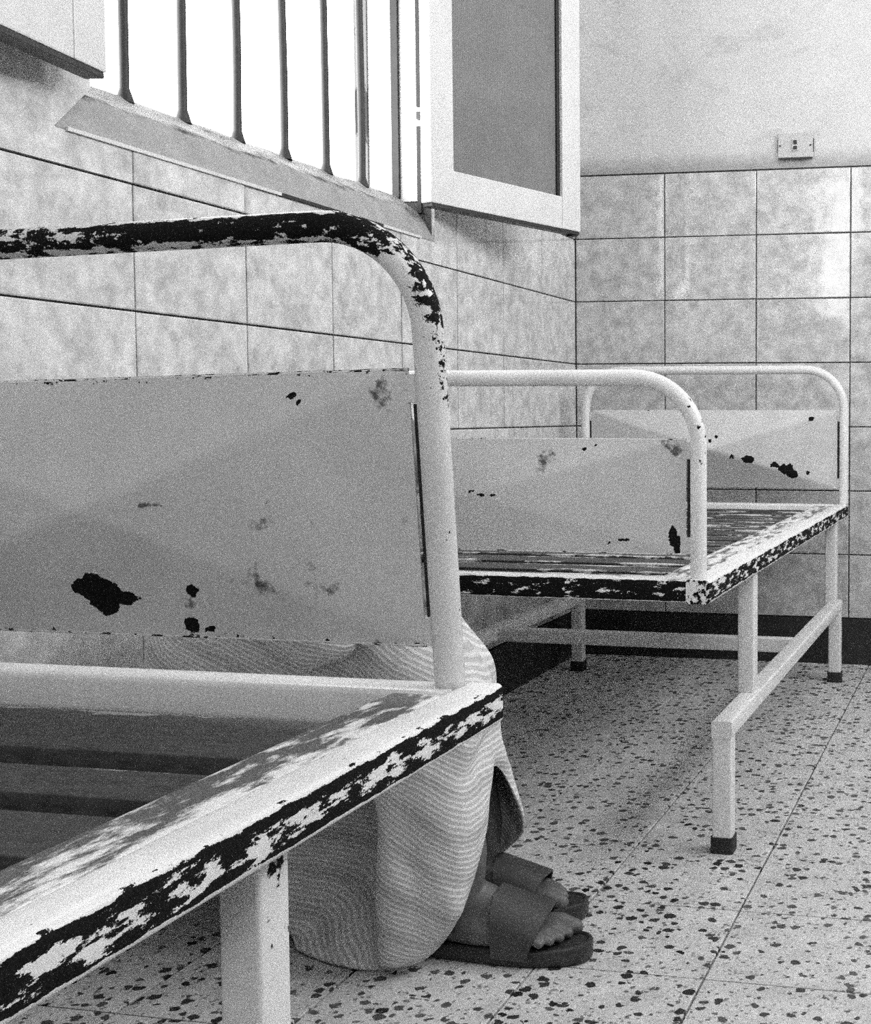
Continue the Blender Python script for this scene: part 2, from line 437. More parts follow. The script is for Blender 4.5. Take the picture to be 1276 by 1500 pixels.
for ya_, yb_, mt_ in ((-2.30, -1.73, 'woodpaint'), (-1.73, -1.32, 'bar'), (-1.32, -1.13, 'woodpaint')):
    mb = MB().box(.0003, .0045, ya_, yb_, 1.2265, 1.2325); MB().add(wadd(mb.v), mb.f).build('sill_bead', M[mt_], win)
# far reveal lining and its weathered outer edge
mb = MB(); mb.add(wadd(MB().box(-.198, -.002, -1.0525, -1.0492, 1.33, 2.42).v), MB().box(0, 1, 0, 1, 0, 1).f); mb.build('reveal_lining', M['woodpaint'], win)
t = NT('weathered_edge'); c = t.coord((4, 2, 1), (1, 1, .35)); zz = t.n('ShaderNodeSeparateXYZ', i0=t.coord()).outputs[2]
pd = t.math('ABSOLUTE', t.math('SUBTRACT', zz, .325), 0)
t.out(t.mix(t.ramp(t.math('SUBTRACT', t.math('ADD', t.noise(c, 30, 6, .65), t.ramp(pd, .03, .09, .22, 0)), 0), .60, .66), .14, .02), .8); M['weathered'] = t.m
mb = MB(); mb.add(wadd(MB().box(-.206, -.172, -1.058, -1.0525, 1.345, 2.42).v), MB().box(0, 1, 0, 1, 0, 1).f); mb.build('outer_frame', M['weathered'], win)
def bar(yy, x=-.098, r=.0084, z0=1.335, z1=2.43, mat='bar', name='window_bar'):
    k = 14; nz = 26; path = []
    for i in range(nz+1):
        z = z0 + (.008*i if i < 4 else .024 + (z1-z0-.024)*(i-3)/(nz-3))
        path.append(Vector((x + .0012*math.sin(z*9+yy*40), yy + .0012*math.sin(z*7+yy*13), z)) + WO)
    rad = lambda i: r * (1 + (.9*max(0, 1-i/3) if name == 'window_bar' else 0))
    vs = []; 
    for i, p in enumerate(path):
        for j in range(k):
            a = 2*math.pi*j/k; rr = rad(i)*(1 + .06*mnoise.noise(Vector((p.z*60, j, yy*9)))); vs.append((p.x+rr*math.cos(a), p.y+rr*math.sin(a), p.z))
    fs = [(i*k+j, i*k+(j+1) % k, (i+1)*k+(j+1) % k, (i+1)*k+j) for i in range(nz) for j in range(k)]
    MB().add(vs, fs).build(name, M[mat], win, smooth=True)
for yy in (-2.041, -1.883, -1.716, -1.552, -1.386, -1.227): bar(yy)
def strip(x0, x1, y0, y1, z0, z1, name, mat):
    MB().add(wadd(MB().box(x0, x1, y0, y1, z0, z1).v), MB().box(0, 1, 0, 1, 0, 1).f).build(name, M[mat], win)
strip(-.106, -.088, -1.062, -1.0525, 1.338, 2.42, 'bar_frame', 'bar')
strip(-.040, -.030, -1.060, -1.0525, 1.30, 1.512, 'hinge_strip', 'bar'); strip(-.040, -.030, -1.060, -1.0525, 1.56, 2.42, 'hinge_strip', 'bar')
strip(-.037, -.028, -1.067, -1.0525, 1.528, 1.546, 'latch', 'black')

def casement(loc, ang, length, side):
    """hinged frame with a wire screen; local x runs from the hinge along the sash, local -y is the side seen from the room"""
    e = empty('casement', tuple(Vector(loc) + WO), win, ang)
    T = .034; H0, H1 = 0.0, 1.06; SW = .078; RH = .088
    def b(name, x0, x1, y0, y1, z0, z1, mat='woodpaint', bev=.003):
        MB().box(x0, x1, y0, y1, z0, z1).build(name, M[mat], e, bevel=bev)
    s = side
    X = lambda a, c: (min(a*s, c*s), max(a*s, c*s))
    b('stile', *X(0, SW), 0, T, H0, H1); b('stile', *X(length-SW, length), 0, T, H0, H1)
    b('rail', *X(SW, length-SW), .001, T-.001, H0, RH); b('rail', *X(SW, length-SW), .001, T-.001, H1-RH, H1)
    b('bottom_shade', *X(.004, length-.004), .002, T-.002, H0-.009, H0-.0005, 'black', .001)  # black strip standing in for the shade under the sash
    b('screen_shade', *X(length-SW-.011, length-SW), .010, .0155, RH, H1-RH, 'black', 0)  # shadow line between screen and stile, put in as a black strip
    b('screen', *X(SW, length-SW), .016, .018, RH, H1-RH, 'screen', 0)
    return e
d = Vector((.22, -.59, 0)) - Vector((.03, -1.129, 0))
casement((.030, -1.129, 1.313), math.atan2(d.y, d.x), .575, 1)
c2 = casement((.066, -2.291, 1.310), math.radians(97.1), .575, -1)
MB().box(-.497, -.078, .004, .015, .088, .972).build('sash_board', M['woodpaint'], c2, bevel=.001)
MB().box(.545, .568, .006, .028, -.014, .001).build('latch', M['black'], [o for o in win.children if o.name.startswith('casement')][0])

# plain windows out of view that light the room
def far_window(name, box, along, k):
    (x0, x1), (y0, y1), (z0, z1) = box
    o = Vector(((x0+x1)/2, (y0+y1)/2, z0)); w = tag(empty(name, tuple(o)), kind='structure'); b = .04
    p0, p1 = (y0, y1) if along == 'y' else (x0, x1); c_ = (x0+x1)/2 if along == 'y' else (y0+y1)/2
    def bb(nm, a0, a1_, t, za, zb):
        m_ = MB().box(c_-t, c_+t, a0, a1_, za, zb) if along == 'y' else MB().box(a0, a1_, c_-t, c_+t, za, zb)
        MB().add([tuple(Vector(p)-o) for p in m_.v], m_.f).build(nm, M['woodpaint'], w)
    bb('window_frame', p0, p0+b, .02, z0, z1); bb('window_frame', p1-b, p1, .02, z0, z1)
    bb('window_frame', p0+b, p1-b, .02, z0, z0+b); bb('window_frame', p0+b, p1-b, .02, z1-b, z1)
    for i in range(1, k): bb('mullion', p0+(p1-p0)*i/k-.018, p0+(p1-p0)*i/k+.018, .015, z0+b, z1-b)
far_window('window_2', ((WIN2[0], WIN2[1]), (ROOM_Y-.2, ROOM_Y), (WIN2[2], WIN2[3])), 'x', 1)
far_window('fill_window', ((FILL_WIN[0], FILL_WIN[1]), (ROOM_Y-.2, ROOM_Y), (FILL_WIN[2], FILL_WIN[3])), 'x', 2)
far_window('window_3', ((ROOM_X, ROOM_X+WT), (WIN3[0], WIN3[1]), (WIN3[2], WIN3[3])), 'y', 3)
# concrete sunshade over the barred window, outside
mb = MB(); mb.box(-1.15, -WT - .002, -2.7, -.6, 2.46, 2.56)
tag(mb.build('sky_blocker', M['ground'], bevel=.004), kind='structure')

# ------------------------------------------------------------------ beds
def rail(name, p0, p1, w, h, mat, parent, wearf, r=.006, step=.016, up=Vector((0, 0, 1))):
    """box section between two points (centre line); wearf(u along 0..1, side a in -1..1, height b in -1..1, point)"""
    p0, p1 = Vector(p0), Vector(p1); d = p1 - p0; L = d.length; d.normalize()
    if abs(d.dot(up)) > .9: up = Vector((0, 1, 0))
    A = d.cross(up).normalized(); B = A.cross(d).normalized()
    prof = densify(rrect(w, h, r), .009); k = max(2, int(L/step))
    path = [p0 + d*(L*i/k) for i in range(k+1)]
    return MB().sweep(prof, path, [(A, B)]*(k+1), lambda i, j, q: wearf(i/k, prof[j][0]/(w/2), prof[j][1]/(h/2), q)).build(name, mat, parent, smooth=True, autos=40)

def board(prefix, parent, mat, y, xl, xr, z0, top, r, R, pz0, pz1, tube_wear, panel_wear, lean=0.0, skew=0.0, depth=.03, mat_panel=None):
    """hoop of bent tube with a pyramid-pressed sheet panel between its posts; apex towards -y"""
    pts = []; zc = top - r
    nz = 24
    for i in range(nz): pts.append((xl, z0 + (zc-R-z0)*i/nz))
    for i in range(13): a = math.pi - math.pi/2*i/12; pts.append((xl+R+R*math.cos(a), zc-R+R*math.sin(a)))
    nx = int((xr-xl-2*R)/.014)
    for i in range(1, nx): pts.append((xl+R+(xr-xl-2*R)*i/nx, zc))
    for i in range(13): a = math.pi/2 - math.pi/2*i/12; pts.append((xr-R+R*math.cos(a), zc-R+R*math.sin(a)))
    for i in range(1, nz+1): pts.append((xr, zc-R - (zc-R-z0)*i/nz))
    def warp(x, z, yy=0.0):
        k = sstep(pz0-.02, pz1, z)
        return Vector((x, y + yy - lean*max(0, z-z0), z + skew*(x-xr)*k))
    path = [warp(x, z) for x, z in pts]
    fr = []
    for i in range(len(path)):
        t_ = (path[min(i+1, len(path)-1)] - path[max(i-1, 0)]).normalized()
        A = Vector((0, -1, 0)); A = (A - t_*A.dot(t_)).normalized(); B = t_.cross(A); fr.append((A, B))
    K = 20; prof = [(r*math.cos(2*math.pi*j/K), r*math.sin(2*math.pi*j/K)) for j in range(K)]
    # angle 0 = towards the camera side (-y); outward side of the hoop is along +-B
    MB().sweep(prof, path, fr, lambda i, j, q: tube_wear(pts[i][0], pts[i][1], 2*math.pi*j/K, (q - path[i]).normalized())).build(prefix + '_tube', mat, parent, smooth=True)
    gap = .0065; x0, x1 = xl + r + gap, xr - r - gap
    nx, nzz = int((x1-x0)/.006), int((pz1-pz0)/.006); vs = []; ws = []
    for i in range(nx+1):
        for j in range(nzz+1):
            u, v = i/nx, j/nzz; x = x0 + (x1-x0)*u; z = pz0 + (pz1-pz0)*v
            h = depth * 2*min(min(u, 1-u), min(v, 1-v))
            vs.append(warp(x, z, -h - .004)); ws.append(panel_wear(x, z, u, v))
    F_ = [(i*(nzz+1)+j, (i+1)*(nzz+1)+j, (i+1)*(nzz+1)+j+1, i*(nzz+1)+j+1) for i in range(nx) for j in range(nzz)]
    nv = len(vs); vs2 = [p + Vector((0, .0022, 0)) for p in vs]
    F2 = [tuple(reversed([k+nv for k in f_])) for f_ in F_]
    rim = [i*(nzz+1) for i in range(nx+1)] + [nx*(nzz+1)+j for j in range(1, nzz+1)] + [i*(nzz+1)+nzz for i in range(nx-1, -1, -1)] + [j for j in range(nzz-1, 0, -1)]
    F3 = [(rim[k], rim[(k+1) % len(rim)], rim[(k+1) % len(rim)]+nv, rim[k]+nv) for k in range(len(rim))]
    pan = MB().add(vs + vs2, F_ + F2 + F3, ws + ws).build(prefix + '_panel', mat_panel or mat, parent, smooth=True, autos=25)
    # rolled hem along the panel's top and weld tabs to the posts
    for zz, nm in ((pz1-.002, 'rolled_edge'), (pz0+.002, 'rolled_edge')):
        kk = 40; pa = [warp(x0 + (x1-x0)*i/kk, zz, -.003) for i in range(kk+1)]
        MB().sweep([(.0018*math.cos(a*math.pi/4), .0018*math.sin(a*math.pi/4)) for a in range(8)], pa, [(Vector((0, 1, 0)), Vector((0, 0, 1)))]*(kk+1), lambda i, j, q: panel_wear(q.x, q.z, .5, 1.0 if zz > (pz0+pz1)/2 else 0.0)).build(nm, mat, pan, smooth=True)
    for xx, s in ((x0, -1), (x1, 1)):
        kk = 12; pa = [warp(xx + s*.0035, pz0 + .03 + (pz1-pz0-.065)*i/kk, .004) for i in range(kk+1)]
        MB().sweep([(-.0035, -.001), (.0035, -.001), (.0035, .001), (-.0035, .001)], pa, [(Vector((1, 0, 0)), Vector((0, 1, 0)))]*(kk+1)).build('slit_strip', M['bar'], pan)  # dark strip filling the slit between panel and post
        for zz in (pz0 + .016, pz1 - .020):
            p_ = warp(xx + s*.004, zz, -.003)
            MB().box(p_.x-.0055, p_.x+.0055, p_.y-.0018, p_.y+.0018, p_.z-.014, p_.z+.014).build('weld_tab', mat_panel or mat, pan, bevel=.0008)

def make_bed(label, loc, rz, P):
    e = tag(empty('hospital_bed', loc, None, rz), label, 'bed', 'metal beds along the window wall')
    W, L, zt = .86, P['L'], P['zt']; m_ = P['mat']; ms = P['mat_side']; S = .040
    RW = P['rail_wear']
    for s, xc in ((-1, S/2), (1, W - S/2)):
        rail('side_rail', (xc, 0, zt - S/2), (xc, L, zt - S/2), S, S, ms, e, RW)
    for k, yc in enumerate((P['er']/2, L - P['er']/2)):
        rail('end_rail', (S, yc, zt - .019), (W - S, yc, zt - .019), P['er'], .038, P['mat_end'], e, P['end_wear'][k])
    # flat strip along each side, on which the slats are welded
    ew = .058
    for s, xc in ((-1, S + ew/2 + .0005), (1, W - S - ew/2 - .0005)):
        rail('edge_strip', (xc, P['er'], zt - .0055), (xc, L - P['er'], zt - .0055), ew, .005, ms, e, P['strip_wear'], r=.0015)
    for k, (ya, yb) in enumerate(P['slats']):
        rail('slat', (S + .004, (ya+yb)/2, zt - P['slat_drop'] - P['slat_h']/2), (W - S - .004, (ya+yb)/2, zt - P['slat_drop'] - P['slat_h']/2), yb - ya, P['slat_h'], P['mat_slat'], e,
             lambda u, a, b, q, k=k: (P['slat_wear'](a, k, q), 0, 0), r=.0015, step=.03)
    LW = P['leg_wear']; SB = .030
    zs = P['stretch_z']
    for xc in (P['leg_x'], W - P['leg_x']):
        for yc in P['legs']:
            rail('leg', (xc, yc, zt - S - .0005), (xc, yc, zs + .0005), .034, .040, m_, e, LW, r=.004)
        xs_ = xc + (.006 if xc > W/2 else -.006)
        rail('stretcher', (xs_, P['feet'][0] - .019, zs - .016), (xs_, P['feet'][1] + .019, zs - .016), .038, .032, m_, e, P['stretch_wear'], r=.004)
        for yc in P['feet']:
            ft = rail('foot', (xs_, yc, zs - .0325), (xs_, yc, .012), .037, .036, m_, e, P['foot_wear'], r=.004)
            MB().sweep(densify(rrect(.042, .041, .005), .02), [Vector((xs_, yc, .0006)), Vector((xs_, yc, .03))], [(Vector((1, 0, 0)), Vector((0, 1, 0)))]*2).build('rubber_cap', M['rubber'], ft, smooth=True, autos=40)
    yc = P['cross_y']
    rail('cross_bar', (P['leg_x'] + .013, yc, zs - .018), (W - P['leg_x'] - .013, yc, zs - .018), .03, .036, m_, e, LW, r=.004)
    return e, W, L, zt

def blob(x, z, lst):
    w = 0.0
    for bx, bz, rx, rz_, amp in lst:
        d = ((x-bx)/rx)**2 + ((z-bz)/rz_)**2
        w = max(w, amp * clamp(1.55 - d*.75) if d < 2 else 0)
    return w

# ---- bed before the camera
SLAT_DIR = -1.0
def rw1(u, a, b, q):
    if a > .75 and abs(b) < .80:                                  # outer face: rubbed to bare metal in bands
        return (.82 if b > .45 else (.50 if b > -.30 else .74), .1, 0)
    if a > .75 and b >= .80: return (.34, 0, 0)
    if b > .85: return (.12 if a > -.2 else .17, .10 + .16*clamp(-a), 0)
    if b < -.85: return (.08, 0, 0)
    return (.2, .15, 0)
def strip1(u, a, b, q): return (.12, .58 - .18*clamp((a-.55)*3) + .05*clamp(-a), 0)
def end1(u, a, b, q): return (.06, .05, 0)
def leg1(u, a, b, q): return (.12 + .32*clamp(1-u*1.9)*(1 if a > .3 else .3), .02, 0)
def tubew1(x, z, ang, nrm):
    out = nrm.dot(Vector((0, 0, 1)))
    if z > .95:                                                   # straight top: mostly bare
        base = .57 + .16*sstep(.40, .60, x)
        if out > .80: base = .40
        if out < -.6: base = .47
        if x > .74: base = .60 - .25*clamp((x-.74)*6) + .12*nrm.x
        return (base, .0, 0)
    if z > .885: return (.30 + .34*clamp(nrm.x*1.2) - .25*clamp(-nrm.x), 0, 0)
    if z > .80: return (.18 + .26*clamp(nrm.x), .05, 0)
    return (.10 + .12*clamp(nrm.x), .03, 0)
B1X, B1Y = .031, -4.605
CH1 = [(.467-B1X, .615, .020, .017, .95), (.490-B1X, .611, .018, .007, .85), (.450-B1X, .622, .014, .010, .85), (.462-B1X, .630, .012, .008, .8), (.470-B1X, .600, .012, .008, .8), (.563-B1X, .583, .0085, .007, .95), (.583-B1X, .580, .005, .004, .9), (.574-B1X, .622, .007, .006, .78),
       (.70-B1X, .822, .004, .003, .9), (.706-B1X, .815, .003, .003, .9), (.545-B1X, .712, .016, .004, .30), (.845-B1X, .60, .006, .020, .8)]
def panel1(x, z, u, v):
    w = blob(x, z, CH1); e_ = min(v, 1-v)
    w = max(w, .40 if e_ < .012 else (.30 if e_ < .03 else 0.0))
    g = blob(x, z, [(.69-B1X, .635, .06, .020, .36), (.66-B1X, .70, .02, .03, .28), (.80-B1X, .835, .03, .03, .36), (.60-B1X, .610, .05, .012, .36), (.80-B1X, .70, .03, .08, .22), (.545-B1X, .714, .012, .004, .5)])
    return (w, .02 + g, 0)
L1 = 1.82
sl = []
yy = .06
while yy < L1 - .62: sl.append((yy, yy + .085)); yy += .13
sl += [(L1-.47, L1-.385), (L1-.345, L1-.275), (L1-.225, L1-.095)]
bed1 = make_bed('white metal bed with blackened top tube and big black chip on its headboard panel',
    (B1X, B1Y, 0), 0, dict(L=L1, zt=.528, er=.050, mat=mat_chipped('enamel_near', (0, 0, 0), paint=.76), mat_side=mat_chipped('enamel_near_side', (3, 5, 2), (1, .26, 1), .78, 120),
    mat_end=mat_chipped('enamel_near_end', (7, 1, 2), (.4, 1, 1), .64), mat_slat=mat_slat('worn_slat_near', (1, 2, 3), .34), rail_wear=rw1, end_wear=(end1, end1), strip_wear=strip1,
    slats=sl, slat_drop=.024, slat_h=.034, slat_wear=lambda a, k, q: (.08 + .40*sstep(.60, 1.0, a*SLAT_DIR)) if q.z > .498 else 0.0, leg_x=.045, legs=(.375, L1-.365), feet=(.20, L1-.17), cross_y=.95, leg_wear=leg1,
    stretch_wear=leg1, foot_wear=leg1, stretch_z=.240))
mp1 = mat_chipped('enamel_near_panel', (11, 4, 6), (1, 1, 1), .58, 70)
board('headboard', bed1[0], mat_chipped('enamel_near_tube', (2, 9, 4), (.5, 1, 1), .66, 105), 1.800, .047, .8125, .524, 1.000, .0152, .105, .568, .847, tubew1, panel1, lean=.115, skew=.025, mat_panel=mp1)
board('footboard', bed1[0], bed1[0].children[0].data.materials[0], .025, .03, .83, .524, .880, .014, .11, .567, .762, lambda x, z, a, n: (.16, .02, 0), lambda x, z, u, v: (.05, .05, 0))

# ---- bed in the corner
def rw2(u, a, b, q):
    if u < .006 and abs(a) < .99: return (.52, .1, 0)
    if a > .75 and abs(b) < .8: return (.60, .35, 0)
    if b > .85: return (.14, .05, 0)
    return (.15, .1, 0)
def end2n(u, a, b, q):
    if a < -.75 and abs(b) < .85: return (.66 - .22*sstep(.88, .97, u), .1, 0)     # face towards the aisle, worn black
    if a > .75 and abs(b) < .85: return (.66, .1, 0)
    if b > .85: return (.12, .30, 0)
    return (.14, .1, 0)
def end2f(u, a, b, q): return (.08, .15, 0)
def strip2(u, a, b, q): return (.10, .48, 0)
def leg2(u, a, b, q): return (.06 + .16*clamp((.06-u)*12), .05, 0)
def foot2(u, a, b, q): return (.06, .08, 0)
def str2(u, a, b, q): return (.12 if b < .8 else .2, .12, 0)
def tubew2(x, z, ang, nrm):
    w = .05
    if .72 < z < .83 and nrm.x > .2: w = .36
    elif z < .72 and nrm.x > -.2: w = .21
    return (w, .02, 0)
CH2 = [(.853-.06, .600, .006, .014, .9), (.505-.06, .672, .006, .004, .8), (.528-.06, .664, .020, .005, .55), (.70-.06, .744, .004, .003, .9), (.722-.06, .748, .003, .003, .9), (.77-.06, .592, .010, .003, .75), (.745-.06, .586, .003, .003, .9), (.862-.06, .585, .006, .014, .8)]
def panel2(x, z, u, v):
    g = blob(x, z, [(.635-.06, .722, .02, .02, .40), (.56-.06, .66, .05, .01, .25), (.855-.06, .75, .02, .02, .4)])
    return (max(blob(x, z, CH2), .28 if v > .985 else (.38 if v < .015 else 0)), .03 + g, 0)
CH3 = [(.62-.06, .665, .018, .010, .9), (.70-.06, .648, .012, .008, .85), (.735-.06, .636, .022, .014, .9), (.755-.06, .618, .016, .010, .85), (.80-.06, .625, .006, .006, .8), (.57-.06, .672, .008, .008, .7),
       (.81-.06, .79, .008, .006, .9), (.50-.06, .72, .006, .006, .8), (.52-.06, .735, .006, .006, .7)]
def panel3(x, z, u, v): return (max(blob(x, z, CH3), .28 if v > .98 else 0), .04 + .2*clamp((.35-v)*2)*clamp(1-abs(u-.5)*2), 0)
L2 = 1.82
sl2 = [(.075 + .121*k, .075 + .121*k + .082) for k in range(14)]
bed2 = make_bed('white metal bed standing in the tiled corner of the room, below the light switch',
    (.057, -1.97, 0), math.radians(-.38), dict(L=L2, zt=.528, er=.045, mat=mat_chipped('enamel_far', (21, 3, 8), paint=.76), mat_side=mat_chipped('enamel_far_side', (5, 25, 2), (1, .22, 1), .80, 110),
    mat_end=mat_chipped('enamel_far_end', (7, 31, 2), (.35, 1, 1), .78, 90), mat_slat=mat_slat('worn_slat_far', (11, 2, 13), .60), rail_wear=rw2, end_wear=(end2n, end2f), strip_wear=strip2,
    slats=sl2, slat_drop=.014, slat_h=.028, slat_wear=lambda a, k, q: (.26 + .24*sstep(.3, 1.0, abs(a))) if q.z > .505 else .05, leg_x=.030, legs=(.455, L2-.135-.02), feet=(.212, L2-.108), cross_y=1.06, leg_wear=leg2,
    stretch_wear=str2, foot_wear=foot2, stretch_z=.245))
mp2 = mat_chipped('enamel_far_panel', (31, 4, 6), (1, 1, 1), .58, 80)
mt2 = mat_chipped('enamel_far_tube', (2, 39, 4), (1, 1, 1), .76, 80)
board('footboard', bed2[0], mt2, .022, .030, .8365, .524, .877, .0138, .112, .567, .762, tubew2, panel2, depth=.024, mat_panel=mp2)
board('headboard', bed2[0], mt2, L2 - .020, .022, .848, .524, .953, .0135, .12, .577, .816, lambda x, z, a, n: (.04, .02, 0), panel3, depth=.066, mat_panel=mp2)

# ------------------------------------------------------------------ light switch on the back wall
sw = tag(empty('light_switch', (.7365, .002, 1.656)), 'rectangular light switch plate on the plaster just above the tiles', 'light switch')
MB().box(-.056, .056, -.011, 0, -.039, .039).build('cover_plate', M['switch'], sw, bevel=.002)
MB().box(-.054, .054, -.016, -.0115, -.046, -.039).build('lower_lip', M['black'], sw, bevel=.0008)
rk = MB().box(-.010, .010, -.0145, -.0112, -.018, .018).build('rocker', M['switch'], sw, bevel=.001)
MB().box(-.0055, .0055, -.0165, -.0147, .002, .015).build('rocker_mark', M['black'], rk); MB().box(-.0055, .0055, -.0165, -.0147, -.014, -.003).build('rocker_mark', M['black'], rk)
for s in (-1, 1):
    MB().add([(s*.049 + .003*math.cos(a*math.pi/4), yy_, .003*math.sin(a*math.pi/4) - .001) for yy_ in (-.0125, -.0112) for a in range(8)], [(k, (k+1) % 8, 8+(k+1) % 8, 8+k) for k in range(8)] + [tuple(range(8))]).build('screw', M['black'], sw)
    MB().box(min(s*.0563, s*.058), max(s*.0563, s*.058), -.009, 0, -.02, .02).build('side_clip', M['black'], sw)

# ------------------------------------------------------------------ squatting person
PO = Vector((.42, -2.22, 0.0))
person = tag(empty('person', tuple(PO)), 'person in a pale striped robe and dark sandals squatting on the floor behind the headboard', 'person')
def capsule(mbx, pts, k=14):
    """tapered limb through (x,y,z,r) points with round ends"""
    P_ = [Vector(p[:3]) for p in pts]; rr = [p[3] for p in pts]
    rings = []
    def frame(i):
        t_ = (P_[min(i+1, len(P_)-1)] - P_[max(i-1, 0)]).normalized()
        A = t_.orthogonal().normalized(); return t_, A, t_.cross(A)
    t0, A0, B0 = frame(0)
    for q in (85, 60, 30): a = math.radians(q); rings.append((P_[0] - t0*rr[0]*math.sin(a), rr[0]*math.cos(a), A0, B0))
    pa, pb = A0, B0
    for i in range(len(P_)):
        t_, A, B = frame(i); A = (pa - t_*pa.dot(t_)).normalized(); B = t_.cross(A); pa = A
        rings.append((P_[i], rr[i], A, B))
    for q in (30, 60, 85): a = math.radians(q); rings.append((P_[-1] + t_*rr[-1]*math.sin(a), rr[-1]*math.cos(a), A, B))
    vs = [c_ + A*r_*math.cos(2*math.pi*j/k) + B*r_*math.sin(2*math.pi*j/k) for c_, r_, A, B in rings for j in range(k)]
    fs = [(i*k+j, i*k+(j+1) % k, (i+1)*k+(j+1) % k, (i+1)*k+j) for i in range(len(rings)-1) for j in range(k)] + [tuple(reversed(range(k))), tuple((len(rings)-1)*k+j for j in range(k))]
    mbx.add([v_ - PO for v_ in vs], fs)
def ell(mbx, c_, r_, k=18, n_=12, rot=0.0):
    vs = []
    for i in range(1, n_):
        a = math.pi*i/n_
        for j in range(k):
            b = 2*math.pi*j/k; p = Vector((r_[0]*math.sin(a)*math.cos(b), r_[1]*math.sin(a)*math.sin(b), r_[2]*math.cos(a)))
            p.rotate(Matrix.Rotation(rot, 3, 'Y')); vs.append(p + Vector(c_) - PO)
    fs = [(i*k+j, i*k+(j+1) % k, (i+1)*k+(j+1) % k, (i+1)*k+j) for i in range(n_-2) for j in range(k)] + [tuple(range(k)), tuple((n_-2)*k+j for j in reversed(range(k)))]
    mbx.add(vs, fs)
def remeshed(mbx, name, mat, parent, vox, smooth_it):
    me = bpy.data.meshes.new(name + '_src'); me.from_pydata(mbx.v, [], mbx.f)
    bm = bmesh.new(); bm.from_mesh(me); bmesh.ops.recalc_face_normals(bm, faces=bm.faces); bm.to_mesh(me); bm.free()
    o = bpy.data.objects.new(name, me); COL.objects.link(o)
    r_ = o.modifiers.new('r', 'REMESH'); r_.mode = 'VOXEL'; r_.voxel_size = vox
    s_ = o.modifiers.new('s', 'SMOOTH'); s_.factor = .5; s_.iterations = smooth_it
    dg = bpy.context.evaluated_depsgraph_get(); dg.update()
    nm = bpy.data.meshes.new_from_object(o.evaluated_get(dg)); nm.name = name
    o.modifiers.clear(); o.data = nm; bpy.data.meshes.remove(me)
    nm.materials.clear(); nm.materials.append(mat); nm.polygons.foreach_set('use_smooth', [True]*len(nm.polygons))
    o.parent = parent; return o

body = MB(); yc = -2.22
capsule(body, [(.225, yc, .19, .115), (.245, yc, .30, .115), (.31, yc, .46, .120), (.36, yc, .555, .100), (.40, yc, .61, .060), (.43, yc, .66, .048), (.440, yc, .70, .05)])
capsule(body, [(.36, yc-.15, .555, .055), (.36, yc, .57, .075), (.36, yc+.15, .555, .055)])
ell(body, (.438, yc, .742), (.088, .070, .092), rot=.35)                       # skull
ell(body, (.490, yc, .715), (.040, .050, .060), rot=.3)                          # face and jaw
capsule(body, [(.530, yc, .745, .008), (.548, yc, .722, .012)])                  # nose
capsule(body, [(.525, yc-.016, .688, .006), (.528, yc, .689, .0075), (.525, yc+.016, .688, .006)])   # mouth
for s in (-1, 1): ell(body, (.440, yc + s*.071, .735), (.018, .008, .028), 12, 8)
FEET = []
for s, kn, an, hl in ((-1, (.600, -2.290, .425), (.608, -2.262, .105), (.568, -2.262)), (1, (.545, -2.150, .425), (.572, -2.118, .105), (.512, -2.118))):
    hipy = yc + s*.085
    capsule(body, [(.24, hipy, .185, .085), (.42, (hipy+kn[1])/2, .32, .072), (kn[0], kn[1], kn[2], .052), ((kn[0]+an[0])/2 - .012, (kn[1]+an[1])/2, .29, .047), (an[0], an[1], an[2] + .04, .036), (an[0] - .004, an[1], an[2] - .02, .034)])
    hx, hy = hl; fa = math.radians(2 if s < 0 else 4); U = Vector((math.cos(fa), math.sin(fa), 0)); V = Vector((-math.sin(fa), math.cos(fa), 0))
    base = Vector((hx - .03, hy, 0)); FEET.append((base, U, V, s))
    def fp(a, b, z, r_): p = base + U*a + V*b; return (p.x, p.y, z, r_)
    capsule(body, [fp(.028, 0, .052, .029), fp(.06, 0, .060, .033), fp(.11, s*-.006, .062, .033), fp(.16, s*-.010, .046, .022)])
    capsule(body, [fp(.055, 0, .085, .034), fp(.10, s*-.008, .072, .030), fp(.15, s*-.012, .052, .022), fp(.175, s*-.018, .040, .017)])
    capsule(body, [fp(.045, s*.010, .045, .024), fp(.10, s*.022, .042, .022), fp(.160, s*.026, .036, .015)])
    toes = [(-.033, .240, .0118), (-.0085, .236, .0086), (.0095, .229, .0078), (.0250, .219, .0072), (.0375, .207, .0066)]   # big toe on the inner side
    for b_, ln, r_ in toes:
        capsule(body, [fp(.150, s*b_*.8, .040, r_*1.25), fp(ln-.028, s*b_, .043, r_*1.02), fp(ln-.008, s*b_*1.02, .0345, r_)], 10)
    # arm: upper arm, forearm laid on the knee, hand closed over it
    sh = (.365, yc + s*.155, .555); el = (.44, yc + s*.17, .50)
    wr = (.505, yc + s*.075 - .01, .545)
    capsule(body, [sh + (.052,), el + (.040,), ((el[0]+wr[0])/2, (el[1]+wr[1])/2, .523, .036), wr + (.026,)])
    palm = Vector((.527, yc + s*.045 - .01, .548)); capsule(body, [wr + (.024,), (palm.x, palm.y, palm.z, .026)])
    for q in range(4):
        y_ = palm.y + s*(.018 - .012*q) ; ln = (.040, .050, .047, .036)[q]
        capsule(body, [(palm.x + .008, y_, palm.z + .004, .0095), (palm.x + ln*.6, y_ - s*.006, palm.z - .006, .0085), (palm.x + ln*.85, y_ - s*.010, palm.z - .022, .0075)], 10)
    capsule(body, [(palm.x - .010, palm.y - s*.020, palm.z + .006, .010), (palm.x + .012, palm.y - s*.040, palm.z + .008, .0085), (palm.x + .028, palm.y - s*.046, palm.z + .002, .0075)], 10)
bd = remeshed(body, 'body', M['skin'], person, .0032, 2)
